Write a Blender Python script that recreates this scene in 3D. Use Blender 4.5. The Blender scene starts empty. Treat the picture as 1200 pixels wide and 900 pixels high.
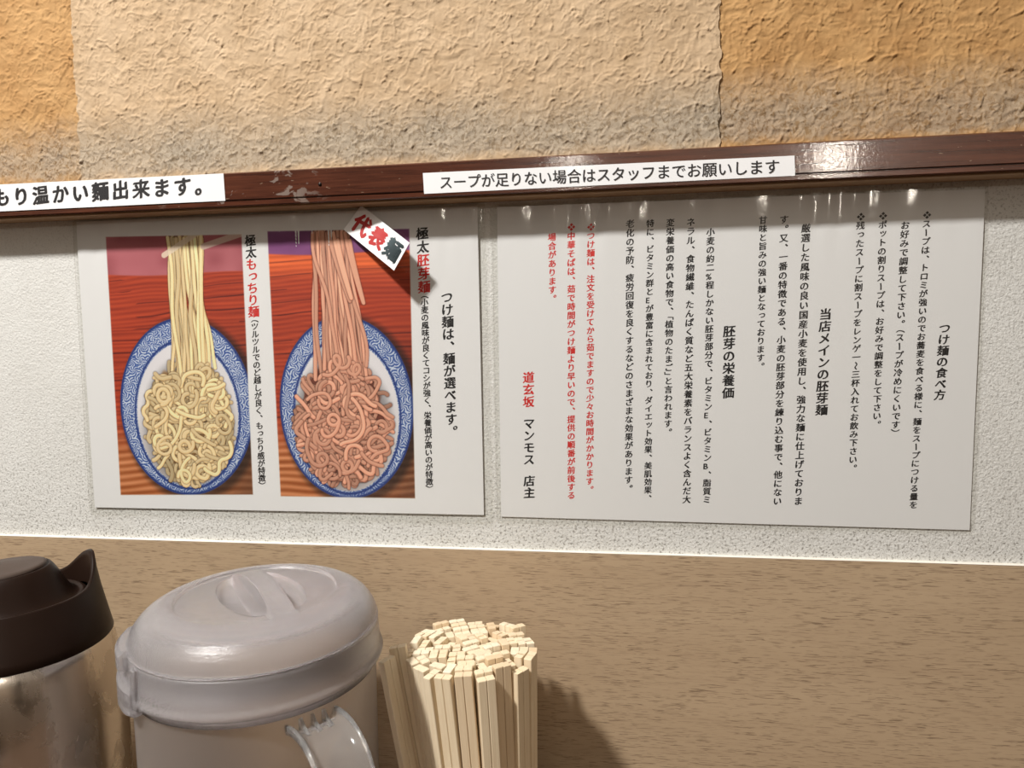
import bpy, math, random
import numpy as np

C = bpy.context.scene.collection
S = bpy.context.scene
MM = 0.001
PI = math.pi
random.seed(7)
rng = np.random.default_rng(11)

# ------------------------------------------------------------------ camera, world, lamps, exposure
F_PX, YAW, PITCH, ROLL, DIST = 832.0, 0.148817, -0.080358, 0.017590, 473.085


def cam_axes():
    cy, sy = math.cos(YAW), math.sin(YAW)
    cp, sp = math.cos(PITCH), math.sin(PITCH)
    cr, sr = math.cos(ROLL), math.sin(ROLL)
    Rz = np.array([[cy, -sy, 0], [sy, cy, 0], [0, 0, 1]])
    Rx = np.array([[1, 0, 0], [0, cp, -sp], [0, sp, cp]])
    Ry = np.array([[cr, 0, sr], [0, 1, 0], [-sr, 0, cr]])
    return Rz @ Rx @ Ry


AX = cam_axes()
from mathutils import Matrix, Vector
cd = bpy.data.cameras.new('camera')
cd.sensor_fit = 'HORIZONTAL'
cd.sensor_width = 36.0
cd.lens = 36.0 * F_PX / 1200.0
cd.clip_start = 0.01
cam = bpy.data.objects.new('camera', cd)
C.objects.link(cam)
cam.matrix_world = Matrix(((AX[0, 0], AX[0, 2], -AX[0, 1], 0.0),
                           (AX[1, 0], AX[1, 2], -AX[1, 1], -DIST * MM),
                           (AX[2, 0], AX[2, 2], -AX[2, 1], 0.0),
                           (0, 0, 0, 1)))
S.camera = cam

S.view_settings.view_transform = 'Standard'
S.view_settings.look = 'None'
S.view_settings.gamma = 1.0
S.view_settings.use_curve_mapping = False
S.view_settings.exposure = 0.0


def downlight(name, loc, aim, power, dia, col):
    l = bpy.data.lights.new(name, 'AREA')
    l.shape = 'DISK'
    l.size = dia
    l.energy = power
    l.color = col
    o = bpy.data.objects.new(name, l)
    C.objects.link(o)
    o.location = loc
    d = Vector(aim) - Vector(loc)
    o.rotation_euler = d.to_track_quat('-Z', 'Y').to_euler()
    return o


downlight('counter_downlight', (-0.72, -0.88, 1.185), (-0.10, 0.0, 0.0), 38.5, 0.13, (1.0, 0.97, 0.935))
downlight('room_downlight', (1.35, -4.4, 1.03), (0.1, 0.0, 0.0), 6.5, 0.13, (1.0, 0.9, 0.78))
downlight('aisle_downlight', (-0.25, -3.6, 0.90), (0.0, 0.0, 0.0), 2.2, 0.10, (1.0, 0.9, 0.78))

w = bpy.data.worlds.new('restaurant_interior')
S.world = w
w.use_nodes = True
wn, wl = w.node_tree.nodes, w.node_tree.links
wn.clear()
wo = wn.new('ShaderNodeOutputWorld')
wb = wn.new('ShaderNodeBackground')
wc = wn.new('ShaderNodeTexCoord')
ws = wn.new('ShaderNodeSeparateXYZ')
wr = wn.new('ShaderNodeValToRGB')
wr.color_ramp.elements[0].position = 0.30
wr.color_ramp.elements[0].color = (0.10, 0.062, 0.040, 1)
wr.color_ramp.elements[1].position = 0.72
wr.color_ramp.elements[1].color = (0.84, 0.76, 0.67, 1)
e = wr.color_ramp.elements.new(0.5)
e.color = (0.34, 0.25, 0.18, 1)
wma = wn.new('ShaderNodeMath'); wma.operation = 'MULTIPLY_ADD'
wma.inputs[1].default_value = 0.5; wma.inputs[2].default_value = 0.5
wl.new(wc.outputs['Generated'], ws.inputs[0])
wl.new(ws.outputs['Z'], wma.inputs[0])
wl.new(wma.outputs[0], wr.inputs[0])
wnz = wn.new('ShaderNodeTexNoise'); wnz.inputs['Scale'].default_value = 2.6; wnz.inputs['Detail'].default_value = 2.0
wnr = wn.new('ShaderNodeValToRGB')
wnr.color_ramp.elements[0].position = 0.46; wnr.color_ramp.elements[0].color = (0.40, 0.38, 0.36, 1)
wnr.color_ramp.elements[1].position = 0.62; wnr.color_ramp.elements[1].color = (9.0, 8.7, 8.3, 1)
wmx = wn.new('ShaderNodeMix'); wmx.data_type = 'RGBA'; wmx.blend_type = 'MULTIPLY'; wmx.inputs[0].default_value = 1.0
wl.new(wc.outputs['Generated'], wnz.inputs['Vector']); wl.new(wnz.outputs['Fac'], wnr.inputs[0])
wl.new(wr.outputs[0], wmx.inputs[6]); wl.new(wnr.outputs[0], wmx.inputs[7])
wl.new(wmx.outputs[2], wb.inputs['Color'])
wb.inputs['Strength'].default_value = 0.125
wl.new(wb.outputs[0], wo.inputs['Surface'])


# ------------------------------------------------------------------ helpers
def at(u, v, Y=0.0):
    """photo pixel -> point (mm) on the plane y = Y parallel to the wall"""
    d = AX @ np.array([(u - 600) / F_PX, 1.0, -(v - 450) / F_PX])
    t = (Y + DIST) / d[1]
    return np.array([0, -DIST, 0]) + d * t


def atz(u, v, z):
    d = AX @ np.array([(u - 600) / F_PX, 1.0, -(v - 450) / F_PX])
    return np.array([0, -DIST, 0]) + d * (z / d[2])


def tag(o, label=None, cat=None, group=None, kind=None):
    if label: o['label'] = label
    if cat: o['category'] = cat
    if group: o['group'] = group
    if kind: o['kind'] = kind
    return o


def thing(name, loc_mm, label, cat, group=None):
    o = bpy.data.objects.new(name, None)
    C.objects.link(o)
    o.location = [c * MM for c in loc_mm]
    o.empty_display_size = 0.02
    return tag(o, label, cat, group)


def mesh(name, V, F, mat, parent=None, smooth=False, cols=None):
    """V in mm, world axes (parents are unrotated empties, so only their location is taken off)"""
    V = np.asarray(V, float).reshape(-1, 3) * MM
    if parent is not None:
        off = np.array(parent.location, float)
        p = parent.parent
        while p is not None:
            off = off + np.array(p.location, float)
            p = p.parent
        V = V - off
    me = bpy.data.meshes.new(name)
    if isinstance(F, np.ndarray):
        k = F.shape[1]
        me.vertices.add(len(V)); me.vertices.foreach_set('co', V.ravel())
        me.loops.add(F.size); me.loops.foreach_set('vertex_index', F.ravel().astype(np.int32))
        me.polygons.add(len(F))
        me.polygons.foreach_set('loop_start', np.arange(0, F.size, k, dtype=np.int32))
        me.update(calc_edges=True)
    else:
        me.from_pydata([tuple(v) for v in V], [], F)
    if cols is not None:
        a = me.color_attributes.new('Col', 'FLOAT_COLOR', 'POINT')
        cc = np.ones((len(V), 4), np.float32); cc[:, :3] = cols
        a.data.foreach_set('color', cc.ravel())
    me.polygons.foreach_set('use_smooth', np.full(len(me.polygons), bool(smooth)))
    if mat: me.materials.append(mat)
    me.validate()
    me.update()
    o = bpy.data.objects.new(name, me)
    C.objects.link(o)
    if parent is not None: o.parent = parent
    return o


def fix_normals(o):
    import bmesh
    b = bmesh.new(); b.from_mesh(o.data)
    bmesh.ops.recalc_face_normals(b, faces=b.faces)
    b.to_mesh(o.data); b.free()
    return o


def grid_faces(nu, nv, wrap_u=False, wrap_v=False):
    """vertex index = i * nv + j"""
    I = np.arange(nu if wrap_u else nu - 1); J = np.arange(nv if wrap_v else nv - 1)
    i, j = np.meshgrid(I, J, indexing='ij')
    i2, j2 = (i + 1) % nu, (j + 1) % nv
    return np.stack([i * nv + j, i2 * nv + j, i2 * nv + j2, i * nv + j2], -1).reshape(-1, 4)


def lathe(profile, n=96, cx=0, cy=0):
    """closed or open profile of (r, z) -> verts, faces (not capped)"""
    p = np.array(profile, float)
    a = np.linspace(0, 2 * PI, n, endpoint=False)
    V = np.stack([cx + np.outer(np.cos(a), p[:, 0]), cy + np.outer(np.sin(a), p[:, 0]),
                  np.broadcast_to(p[:, 1], (n, len(p)))], -1).reshape(-1, 3)
    return V, grid_faces(n, len(p), wrap_u=True)


def smooth_curve(pts, n=8):
    """Catmull-Rom through points"""
    P = np.array(pts, float)
    P = np.vstack([2 * P[0] - P[1], P, 2 * P[-1] - P[-2]])
    out = []
    for i in range(1, len(P) - 2):
        for t in np.linspace(0, 1, n, endpoint=False):
            out.append(0.5 * ((2 * P[i]) + (-P[i - 1] + P[i + 1]) * t + (2 * P[i - 1] - 5 * P[i] + 4 * P[i + 1] - P[i + 2]) * t * t
                              + (-P[i - 1] + 3 * P[i] - 3 * P[i + 1] + P[i + 2]) * t ** 3))
    out.append(P[-2])
    return np.array(out)


def vnoise(x, y, seed=0):
    """smooth value noise, -1..1"""
    r = np.random.default_rng(seed)
    T = r.random((256, 256)) * 2 - 1
    xi, yi = np.floor(x).astype(int), np.floor(y).astype(int)
    fx, fy = x - xi, y - yi
    fx = fx * fx * (3 - 2 * fx); fy = fy * fy * (3 - 2 * fy)
    g = lambda a, b: T[a % 256, b % 256]
    return ((g(xi, yi) * (1 - fx) + g(xi + 1, yi) * fx) * (1 - fy) + (g(xi, yi + 1) * (1 - fx) + g(xi + 1, yi + 1) * fx) * fy)


def sstep(a, b, x):
    t = np.clip((x - a) / (b - a), 0, 1)
    return t * t * (3 - 2 * t)


def lin(c):
    c = np.asarray(c, float) / 255.0
    return np.where(c <= 0.04045, c / 12.92, ((c + 0.055) / 1.055) ** 2.4)


# ------------------------------------------------------------------ materials
class N:
    """small node-graph helper"""
    def __init__(self, name):
        self.m = bpy.data.materials.new(name); self.m.use_nodes = True
        self.t = self.m.node_tree; self.t.nodes.clear()
        self.out = self.t.nodes.new('ShaderNodeOutputMaterial')

    def n(self, typ, **kw):
        x = self.t.nodes.new('ShaderNode' + typ)
        for k, v in kw.items():
            if k in x.inputs: self.set(x.inputs[k], v)
            else: setattr(x, k, v)
        return x

    def set(self, inp, v):
        if isinstance(v, bpy.types.NodeSocket): self.t.links.new(v, inp)
        else: inp.default_value = v

    def link(self, a, b): self.t.links.new(a, b)

    def pbr(self, col, rough=0.5, **kw):
        b = self.n('BsdfPrincipled')
        self.set(b.inputs['Base Color'], col if isinstance(col, bpy.types.NodeSocket) else (*col, 1))
        self.set(b.inputs['Roughness'], rough)
        for k, v in kw.items(): self.set(b.inputs[k.replace('_', ' ')], v)
        self.link(b.outputs[0], self.out.inputs['Surface'])
        return b

    def coord(self, scale=(1, 1, 1), kind='Object', rot=(0, 0, 0)):
        c = self.n('TexCoord'); mp = self.n('Mapping')
        mp.inputs['Scale'].default_value = scale
        mp.inputs['Rotation'].default_value = rot
        self.link(c.outputs[kind], mp.inputs['Vector'])
        return mp.outputs[0]

    def noise(self, vec, scale, detail=3, rough=0.55, dist=0.0):
        x = self.n('TexNoise', Scale=scale, Detail=detail, Roughness=rough, Distortion=dist)
        self.link(vec, x.inputs['Vector'])
        return x.outputs['Fac']

    def ramp(self, fac, stops, interp='LINEAR'):
        r = self.n('ValToRGB'); cr = r.color_ramp; cr.interpolation = interp
        while len(cr.elements) < len(stops): cr.elements.new(0.5)
        for e, (p, c) in zip(cr.elements, stops):
            e.position = p
            e.color = (*c, 1) if not isinstance(c, (int, float)) else (c, c, c, 1)
        self.link(fac, r.inputs[0])
        return r.outputs[0]

    def mix(self, fac, a, b, mode='MIX'):
        x = self.n('Mix', data_type='RGBA', blend_type=mode)
        self.set(x.inputs[0], fac)
        for i, v in ((6, a), (7, b)):
            self.set(x.inputs[i], v if isinstance(v, bpy.types.NodeSocket) else (*v, 1))
        return x.outputs[2]

    def math(self, op, a, b=0.0, c=None):
        x = self.n('Math', operation=op)
        self.set(x.inputs[0], a); self.set(x.inputs[1], b)
        if c is not None: self.set(x.inputs[2], c)
        return x.outputs[0]

    def bump(self, h, strength=0.3, dist=0.001):
        x = self.n('Bump', Strength=strength, Distance=dist)
        self.link(h, x.inputs['Height'])
        return x.outputs[0]

    def zpos(self, axis='Z'):
        g = self.n('NewGeometry'); s = self.n('SeparateXYZ')
        self.link(g.outputs['Position'], s.inputs[0])
        return s.outputs[axis]


def mat_wallpaper(name, base, light, dark):
    g = N(name)
    v = g.coord()
    f1 = g.noise(v, 38, 4, 0.6)
    f2 = g.noise(g.coord((1, 1, 1.6)), 420, 3, 0.7, 1.5)
    f3 = g.noise(v, 9, 2)
    col = g.mix(g.ramp(f1, [(0.35, 0.0), (0.68, 1.0)]), base, light)
    col = g.mix(g.math('MULTIPLY', g.ramp(f2, [(0.60, 0.0), (0.74, 1.0)]), 0.55), col, dark)
    # grey grime that has collected in a ragged band just above the rail
    z = g.zpos()
    zz = g.math('ADD', z, g.math('MULTIPLY', g.math('SUBTRACT', g.noise(v, 30, 4, 0.7), 0.5), 0.022))
    band = g.ramp(g.math('MULTIPLY', g.math('SUBTRACT', zz, 0.105), 16.0),
                  [(0.06, 0.0), (0.18, 0.75), (0.38, 0.8), (0.62, 0.42), (0.85, 0.0)])
    band = g.math('MULTIPLY', band, g.ramp(f3, [(0.3, 0.55), (0.6, 1.0)]))
    specks = g.ramp(g.noise(g.coord((1, 1, 0.8)), 330, 3, 0.7, 1.0), [(0.48, 0.0), (0.62, 1.0)])
    gr = g.mix(specks, (0.33, 0.30, 0.245), (0.10, 0.08, 0.052))
    col = g.mix(g.math('MULTIPLY', band, 0.88), col, gr)
    bp = g.bump(g.noise(v, 900, 4, 0.7), 0.35, 0.0006)
    g.pbr(col, 0.85, Normal=bp)
    return g.m


def mat_plaster():
    g = N('white_textured_plaster')
    v = g.coord()
    n1 = g.noise(v, 620, 3, 0.65)
    n2 = g.noise(v, 210, 4, 0.6)
    pits = g.ramp(g.noise(v, 640, 2, 0.5, 0.4), [(0.33, 1.0), (0.47, 0.0)])
    z = g.zpos(); x = g.zpos('X')
    low = g.ramp(g.math('MULTIPLY_ADD', z, -6.0, 0.0), [(0.20, 0.22), (0.62, 0.60), (0.88, 0.9)])
    rt = g.ramp(g.math('MULTIPLY_ADD', x, 3.0, 0.1), [(0.45, 0.0), (0.62, 0.55)])
    dirt = g.math('MULTIPLY', pits, g.math('MAXIMUM', low, rt))
    blot = g.ramp(g.noise(v, 14, 4, 0.65), [(0.42, 0.0), (0.75, 0.5)])
    col = g.mix(blot, (0.68, 0.68, 0.65), (0.56, 0.55, 0.51))
    col = g.mix(g.math('MULTIPLY', dirt, 0.8), col, (0.16, 0.145, 0.12))
    h = g.math('ADD', n1, g.math('MULTIPLY', n2, 0.8))
    g.pbr(col, 0.75, Normal=g.bump(h, 0.55, 0.0012))
    return g.m


def mat_panel():
    g = N('tan_wood_grain_laminate')
    v = g.coord((0.052, 1, 1))
    d = g.noise(v, 2200, 1.5, 0.5, 0.35)
    d2 = g.noise(g.coord((0.035, 1, 1)), 260, 3, 0.6, 0.5)
    big = g.noise(g.coord((0.12, 1, 1)), 28, 3)
    col = g.mix(g.ramp(big, [(0.3, 0.0), (0.7, 1.0)]), (0.415, 0.302, 0.190), (0.455, 0.337, 0.216))
    col = g.mix(g.math('MULTIPLY', g.ramp(d2, [(0.45, 0.0), (0.75, 1.0)]), 0.22), col, (0.30, 0.20, 0.125))
    gate = g.ramp(g.noise(g.coord((0.5, 1, 1)), 60, 3, 0.6), [(0.36, 0.35), (0.55, 1.0)])
    dash = g.math('MULTIPLY', g.ramp(d, [(0.585, 0.0), (0.63, 1.0)]), gate)
    col = g.mix(g.math('MULTIPLY', dash, 0.66), col, (0.125, 0.078, 0.045))
    g.pbr(col, 0.5, Normal=g.bump(d, 0.12, 0.0004))
    return g.m


def mat_rail():
    g = N('dark_red_brown_stained_wood')
    v = g.coord((0.05, 1, 1))
    n1 = g.noise(v, 420, 4, 0.65, 0.3)
    n2 = g.noise(g.coord((0.2, 1, 1)), 45, 3)
    col = g.mix(g.ramp(n1, [(0.35, 0.0), (0.65, 1.0)]), (0.040, 0.011, 0.006), (0.105, 0.032, 0.016))
    col = g.mix(g.math('MULTIPLY', n2, 0.5), col, (0.07, 0.021, 0.010))
    # pale scuffs and old glue marks between the two paper strips
    x = g.zpos('X')
    zone = g.ramp(g.math('MULTIPLY_ADD', x, 4.0, 1.3), [(0.05, 0.0), (0.15, 1.0), (0.46, 1.0), (0.56, 0.0)])
    chip = g.ramp(g.noise(g.coord((0.6, 1, 1)), 95, 4, 0.6, 0.8), [(0.575, 0.0), (0.61, 1.0)])
    col = g.mix(g.math('MULTIPLY', g.math('MULTIPLY', zone, chip), 0.75), col, (0.25, 0.20, 0.17))
    nick = g.ramp(g.noise(g.coord((0.35, 1, 1)), 520, 2, 0.5, 0.5), [(0.70, 0.0), (0.74, 1.0)])
    col = g.mix(g.math('MULTIPLY', nick, 0.5), col, (0.35, 0.25, 0.17))
    h = g.math('ADD', g.noise(g.coord((0.8, 1, 1)), 500, 3, 0.6), g.math('MULTIPLY', n1, 0.6))
    bp = g.bump(h, 0.045, 0.0011)
    g.pbr(col, 0.22, Normal=bp, Coat_Weight=0.8, Coat_Roughness=0.06, Coat_Normal=bp)
    return g.m


def mat_simple(name, col, rough=0.5, **kw):
    g = N(name); g.pbr(col, rough, **kw)
    return g.m


def mat_rail_under():
    g = N('pale_brown_wood')  # paler brown than the rail face, streaked along its length
    n1 = g.noise(g.coord((0.05, 1, 1)), 300, 3, 0.6, 0.4)
    g.pbr(g.mix(n1, (0.30, 0.17, 0.085), (0.42, 0.27, 0.15)), 0.7)
    return g.m


def mat_print():
    g = N('printed_photograph')
    a = g.n('Attribute', attribute_name='Col')
    g.pbr(a.outputs['Color'], 0.6)
    return g.m


def mat_laminate():
    g = N('clear_glossy_laminate')
    tr = g.n('BsdfTransparent'); tr.inputs[0].default_value = (0.974, 0.974, 0.968, 1)
    gl = g.n('BsdfGlossy', Roughness=0.10)
    fr = g.n('Fresnel', IOR=1.48)
    mx = g.n('MixShader')
    bp = g.bump(g.noise(g.coord(), 160, 2, 0.5), 0.10, 0.0008)
    for x in (gl, fr): g.link(bp, x.inputs['Normal'])
    geo = g.n('NewGeometry')
    front = g.math('SUBTRACT', 1.0, geo.outputs['Backfacing'])
    g.link(g.math('MULTIPLY', fr.outputs[0], front), mx.inputs[0]); g.link(tr.outputs[0], mx.inputs[1]); g.link(gl.outputs[0], mx.inputs[2])
    g.link(mx.outputs[0], g.out.inputs['Surface'])
    return g.m


def mat_frosted(name, col, trans, rough, bump=0.15):
    g = N(name)
    v = g.coord()
    bp = g.bump(g.noise(v, 1100, 2, 0.6), bump, 0.0004)
    g.pbr(col, rough, Transmission_Weight=trans, IOR=1.38, Normal=bp, Specular_IOR_Level=0.55)
    return g.m


def mat_steel():
    g = N('brushed_stainless_steel')
    v = g.coord((1, 1, 22))
    n = g.noise(v, 130, 4, 0.7)
    blot = g.ramp(g.noise(g.coord((1, 1, 0.6)), 46, 5, 0.6, 0.7), [(0.50, 0.0), (0.56, 1.0)])
    col = g.mix(g.math('MULTIPLY', blot, 0.20), (0.74, 0.69, 0.63), (0.52, 0.43, 0.34))
    r = g.math('ADD', g.math('MULTIPLY_ADD', n, 0.14, 0.13), g.math('MULTIPLY', blot, 0.12))
    g.pbr(col, r, Metallic=1.0, Anisotropic=0.6, Normal=g.bump(n, 0.03, 0.0003))
    return g.m


def mat_brown_plastic(name='dark_brown_plastic', col=(0.016, 0.0080, 0.0052), rough=0.36):
    g = N(name)
    v = g.coord()
    n = g.noise(v, 55, 4, 0.6)
    r = g.math('MULTIPLY_ADD', n, 0.25, rough - 0.10)
    g.pbr(col, r, Specular_IOR_Level=0.14, Normal=g.bump(g.noise(v, 1100, 2), 0.06, 0.0003))
    return g.m


def mat_stick():
    g = N('pale_aspen_wood')
    v = g.coord((1, 1, 0.03))
    n = g.noise(v, 900, 3, 0.6, 0.2)
    oi = g.n('ObjectInfo')
    c1 = g.ramp(oi.outputs['Random'], [(0.0, (0.80, 0.68, 0.49)), (0.4, (0.77, 0.63, 0.43)), (0.75, (0.84, 0.75, 0.58)), (1.0, (0.70, 0.54, 0.35))])
    col = g.mix(g.math('MULTIPLY', g.ramp(n, [(0.42, 0.0), (0.72, 1.0)]), 0.30), c1, (0.56, 0.38, 0.20))
    g.pbr(col, 0.65, Normal=g.bump(n, 0.12, 0.0003))
    return g.m


M = {}
M['paper_tan'] = mat_wallpaper('beige_washi_wallpaper', (0.455, 0.318, 0.185), (0.54, 0.395, 0.248), (0.33, 0.21, 0.11))
M['paper_orange'] = mat_wallpaper('orange_washi_wallpaper', (0.40, 0.215, 0.075), (0.50, 0.295, 0.118), (0.27, 0.13, 0.04))
M['plaster'] = mat_plaster()
M['panel'] = mat_panel()
M['rail'] = mat_rail()
M['rail_under'] = mat_rail_under()
M['lit_edge'] = mat_simple('lit_edge_white', (0.80, 0.76, 0.68), 0.5)  # white stands in for light on the board's top edge
M['counter'] = mat_simple('dark_counter_wood', (0.10, 0.058, 0.035), 0.4)
M['paper'] = mat_simple('white_paper', (0.775, 0.78, 0.785), 0.7)
M['label'] = mat_simple('glossy_white_label', (0.84, 0.85, 0.86), 0.4, Coat_Weight=0.3, Coat_Roughness=0.10)
M['ink'] = mat_simple('black_ink', (0.012, 0.011, 0.012), 0.6)
M['red_ink'] = mat_simple('red_ink', (0.62, 0.022, 0.018), 0.6)
M['dark_red_ink'] = mat_simple('deep_red_ink', (0.45, 0.018, 0.018), 0.5)
M['foil'] = mat_simple('blue_silver_foil', (0.30, 0.42, 0.50), 0.18, Metallic=1.0)
M['print'] = mat_print()
M['laminate'] = mat_laminate()
M['frost'] = mat_frosted('frosted_clear_plastic', (0.82, 0.795, 0.81), 0.82, 0.25, 0.5)
M['frost_body'] = mat_frosted('frosted_pitcher_wall', (0.88, 0.84, 0.81), 0.93, 0.36, 0.05)
M['clear'] = mat_frosted('clear_plastic', (0.93, 0.92, 0.91), 0.9, 0.10, 0.05)
M['steel'] = mat_steel()
M['brown'] = mat_brown_plastic()
M['brown_matte'] = mat_brown_plastic('matte_brown_plastic', (0.075, 0.055, 0.045), 0.48)
M['black'] = mat_simple('black_gap', (0.006, 0.005, 0.005), 0.6)
M['stick'] = mat_stick()
M['holder'] = mat_brown_plastic('holder_plastic', (0.05, 0.025, 0.016), 0.4)
M['nail'] = mat_simple('dark_iron', (0.03, 0.025, 0.022), 0.4, Metallic=0.8)

# ------------------------------------------------------------------ the wall
X0, X1 = -720.0, 420.0


def box(name, x0, x1, y0, y1, z0, z1, mat, parent=None):
    V = [(x, y, z) for x in (x0, x1) for y in (y0, y1) for z in (z0, z1)]
    F = [(0, 1, 3, 2), (4, 6, 7, 5), (0, 4, 5, 1), (2, 3, 7, 6), (0, 2, 6, 4), (1, 5, 7, 3)]
    return mesh(name, V, F, mat, parent)


tag(box('wall_back', X0, X1, 0, 60, -460, 420, M['plaster']),
    'white rough plaster wall behind the laminated notices', kind='structure')
tag(box('counter', X0, X1, -560, -3.2, -425, -395, M['counter']), 'dark wooden counter below the picture', kind='structure')

# tan laminate board below, light on its top edge painted as a white bead
pz = -153.0
pv = [(0.0, pz), (-2.6, pz), (-3.0, pz - 0.4), (-3.0, -395.0), (0.0, -395.0)]
V = [(x, y, z) for x in (X0, X1) for (y, z) in pv]
F = [(i, i + 1, i + 6, i + 5) for i in range(4)] + [(4, 0, 5, 9), (4, 3, 2, 1, 0), (5, 6, 7, 8, 9)]
tag(fix_normals(mesh('wall_panel', V, F, M['panel'])), 'tan wood grain laminate board along the lower wall', kind='structure')
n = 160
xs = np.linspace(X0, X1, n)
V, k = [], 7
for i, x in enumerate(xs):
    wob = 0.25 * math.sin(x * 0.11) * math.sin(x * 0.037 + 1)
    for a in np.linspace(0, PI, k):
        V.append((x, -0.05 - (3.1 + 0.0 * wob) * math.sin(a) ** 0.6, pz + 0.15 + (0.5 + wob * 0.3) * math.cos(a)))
tag(mesh('trim_2', V, grid_faces(n, k), M['lit_edge'], smooth=True), 'thin white strip painted in for light on the top edge of the tan board', kind='structure')

# dark wood rail: profile (y, z)
prof = [(0, 108.0), (-2.5, 108.0), (-20.2, 106.1), (-21.0, 105.3), (-21.0, 88.4), (-20.6, 88.1), (-19.2, 88.0), (-19.2, 87.3),
        (-20.6, 87.2), (-21.0, 86.9), (-21.0, 84.5), (-20.6, 84.0), (-17.0, 84.0), (0, 84.0)]
V = [(x, y, z) for x in (X0, X1) for (y, z) in prof]
k = len(prof)
F = [(i, i + 1, k + i + 1, k + i) for i in range(k - 1)] + [(k - 1, 0, k, 2 * k - 1), tuple(range(k)), tuple(range(2 * k - 1, k - 1, -1))]
rail = fix_normals(mesh('trim_1', V, F, M['rail']))
tag(rail, 'dark red brown wooden rail running across the wall', kind='structure')
tag(box('underside_strip', X0, X1, -17.5, -0.2, 82.9, 83.95, M['rail_under'], rail), 'pale brown strip under the dark rail')

# crumpled washi paper sheets above the rail: real wrinkles
def washi(name, xa, xb, y_base, mat, seed, label, torn_l=False, torn_r=False):
    step = 0.6
    z0, z1 = 104.0, 300.0
    xs = np.arange(xa, xb + step, step); zs = np.arange(z0, z1, step)
    X, Z = np.meshgrid(xs, zs, indexing='ij')
    r = np.random.default_rng(seed)
    wx = X + 4 * vnoise(X / 14, Z / 14, seed + 1); wz = Z + 4 * vnoise(X / 14, Z / 14, seed + 2)
    H = 0.55 * vnoise(wx / 22, wz / 22, seed + 3) + 0.33 * (1 - 2 * np.abs(vnoise(wx / 9, wz / 8, seed + 4)))
    H += 0.20 * (1 - 2 * np.abs(vnoise(wx / 4.4, wz / 4.0, seed + 5))) + 0.10 * vnoise(X / 1.7, Z / 1.7, seed + 6)
    # crescent creases
    nn = int((xb - xa) * (z1 - z0) / 13.0)
    for _ in range(nn):
        cx, cz = r.uniform(xa, xb), r.uniform(z0, z1)
        L = r.gamma(2.6, 2.4) + 2; a = r.uniform(0, 2 * PI); bend = r.normal(0, 1.1); wd = r.uniform(0.36, 0.80)
        amp = r.uniform(0.25, 0.75) * (1 if r.random() < 0.75 else -0.8)
        t = np.linspace(-0.5, 0.5, 12)
        px = cx + L * t * math.cos(a) - bend * L * (t * t) * math.sin(a); pz_ = cz + L * t * math.sin(a) + bend * L * (t * t) * math.cos(a)
        i0, i1 = int((px.min() - 3 - xa) / step), int((px.max() + 3 - xa) / step) + 1
        j0, j1 = int((pz_.min() - 3 - z0) / step), int((pz_.max() + 3 - z0) / step) + 1
        i0, j0 = max(i0, 0), max(j0, 0)
        if i1 <= i0 or j1 <= j0: continue
        sx, sz = X[i0:i1, j0:j1], Z[i0:i1, j0:j1]
        if sx.size == 0: continue
        dd = (sx[..., None] - px) ** 2 + (sz[..., None] - pz_) ** 2
        q = dd.argmin(-1); d = np.sqrt(dd.min(-1))
        env = np.cos(PI * t[q]) ** 0.6
        H[i0:i1, j0:j1] += amp * env * np.exp(-(d / wd) ** 2)
    Y = -(y_base + 1.2 + np.clip(H, -1.15, 2.6) * 0.80)
    # the sheet lies down on the wall at its torn side edges
    for on, edge, sgn in ((torn_l, xa, 1), (torn_r, xb, -1)):
        if on:
            jag = 1.0 * vnoise(zs / 3.0, zs * 0 + seed, 3) + 0.7 * vnoise(zs / 9.0, zs * 0 + seed, 4)
            dist = sgn * (X - edge)
            X = X + np.exp(-np.abs(dist) / 4) * jag[None, :]
    V = np.stack([X, Y, Z], -1).reshape(-1, 3)
    o = mesh(name, V, grid_faces(len(xs), len(zs)), mat, smooth=True)
    return tag(o, label, kind='structure')


sl, sr = at(92, 110)[0], at(843, 90)[0]
washi('wallpaper_left', X0 + 40, sl + 6, 0.0, M['paper_orange'], 21, 'orange crumpled washi paper sheet at the left end of the wall')
washi('wallpaper_right', sr - 6, X1 - 40, 0.0, M['paper_orange'], 45, 'orange crumpled washi paper sheet right of the beige one')
washi('wallpaper_middle', sl, sr, 1.0, M['paper_tan'], 33, 'beige crumpled washi paper sheet in the middle of the wall', True, True)

# ------------------------------------------------------------------ lettering
_gl = {}
ROT = set('ー〜（）「」')
SMALL = set('っッょゃゅァィゥェォ')


def glyph(ch, off):
    key = (ch, off)
    if key not in _gl:
        c = bpy.data.curves.new('g', 'FONT'); c.body = ch; c.size = 1.0; c.resolution_u = 3; c.offset = off; c.fill_mode = 'FRONT'
        o = bpy.data.objects.new('g', c); C.objects.link(o)
        dg = bpy.context.evaluated_depsgraph_get()
        me = bpy.data.meshes.new_from_object(o.evaluated_get(dg))
        v = np.array([tuple(x.co)[:2] for x in me.vertices]).reshape(-1, 2)
        f = [tuple(p.vertices) for p in me.polygons]
        bpy.data.objects.remove(o); bpy.data.curves.remove(c); bpy.data.meshes.remove(me)
        _gl[key] = (v, f)
    return _gl[key]


class Ink:
    def __init__(self): self.V, self.F = [], []

    def add(self, P3, F):
        b = sum(len(v) for v in self.V)
        self.V.append(P3); self.F += [tuple(i + b for i in f) for f in F]

    def build(self, name, mat, parent, label=None):
        o = mesh(name, np.vstack(self.V), self.F, mat, parent)
        if label: o['label'] = label
        return o


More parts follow.
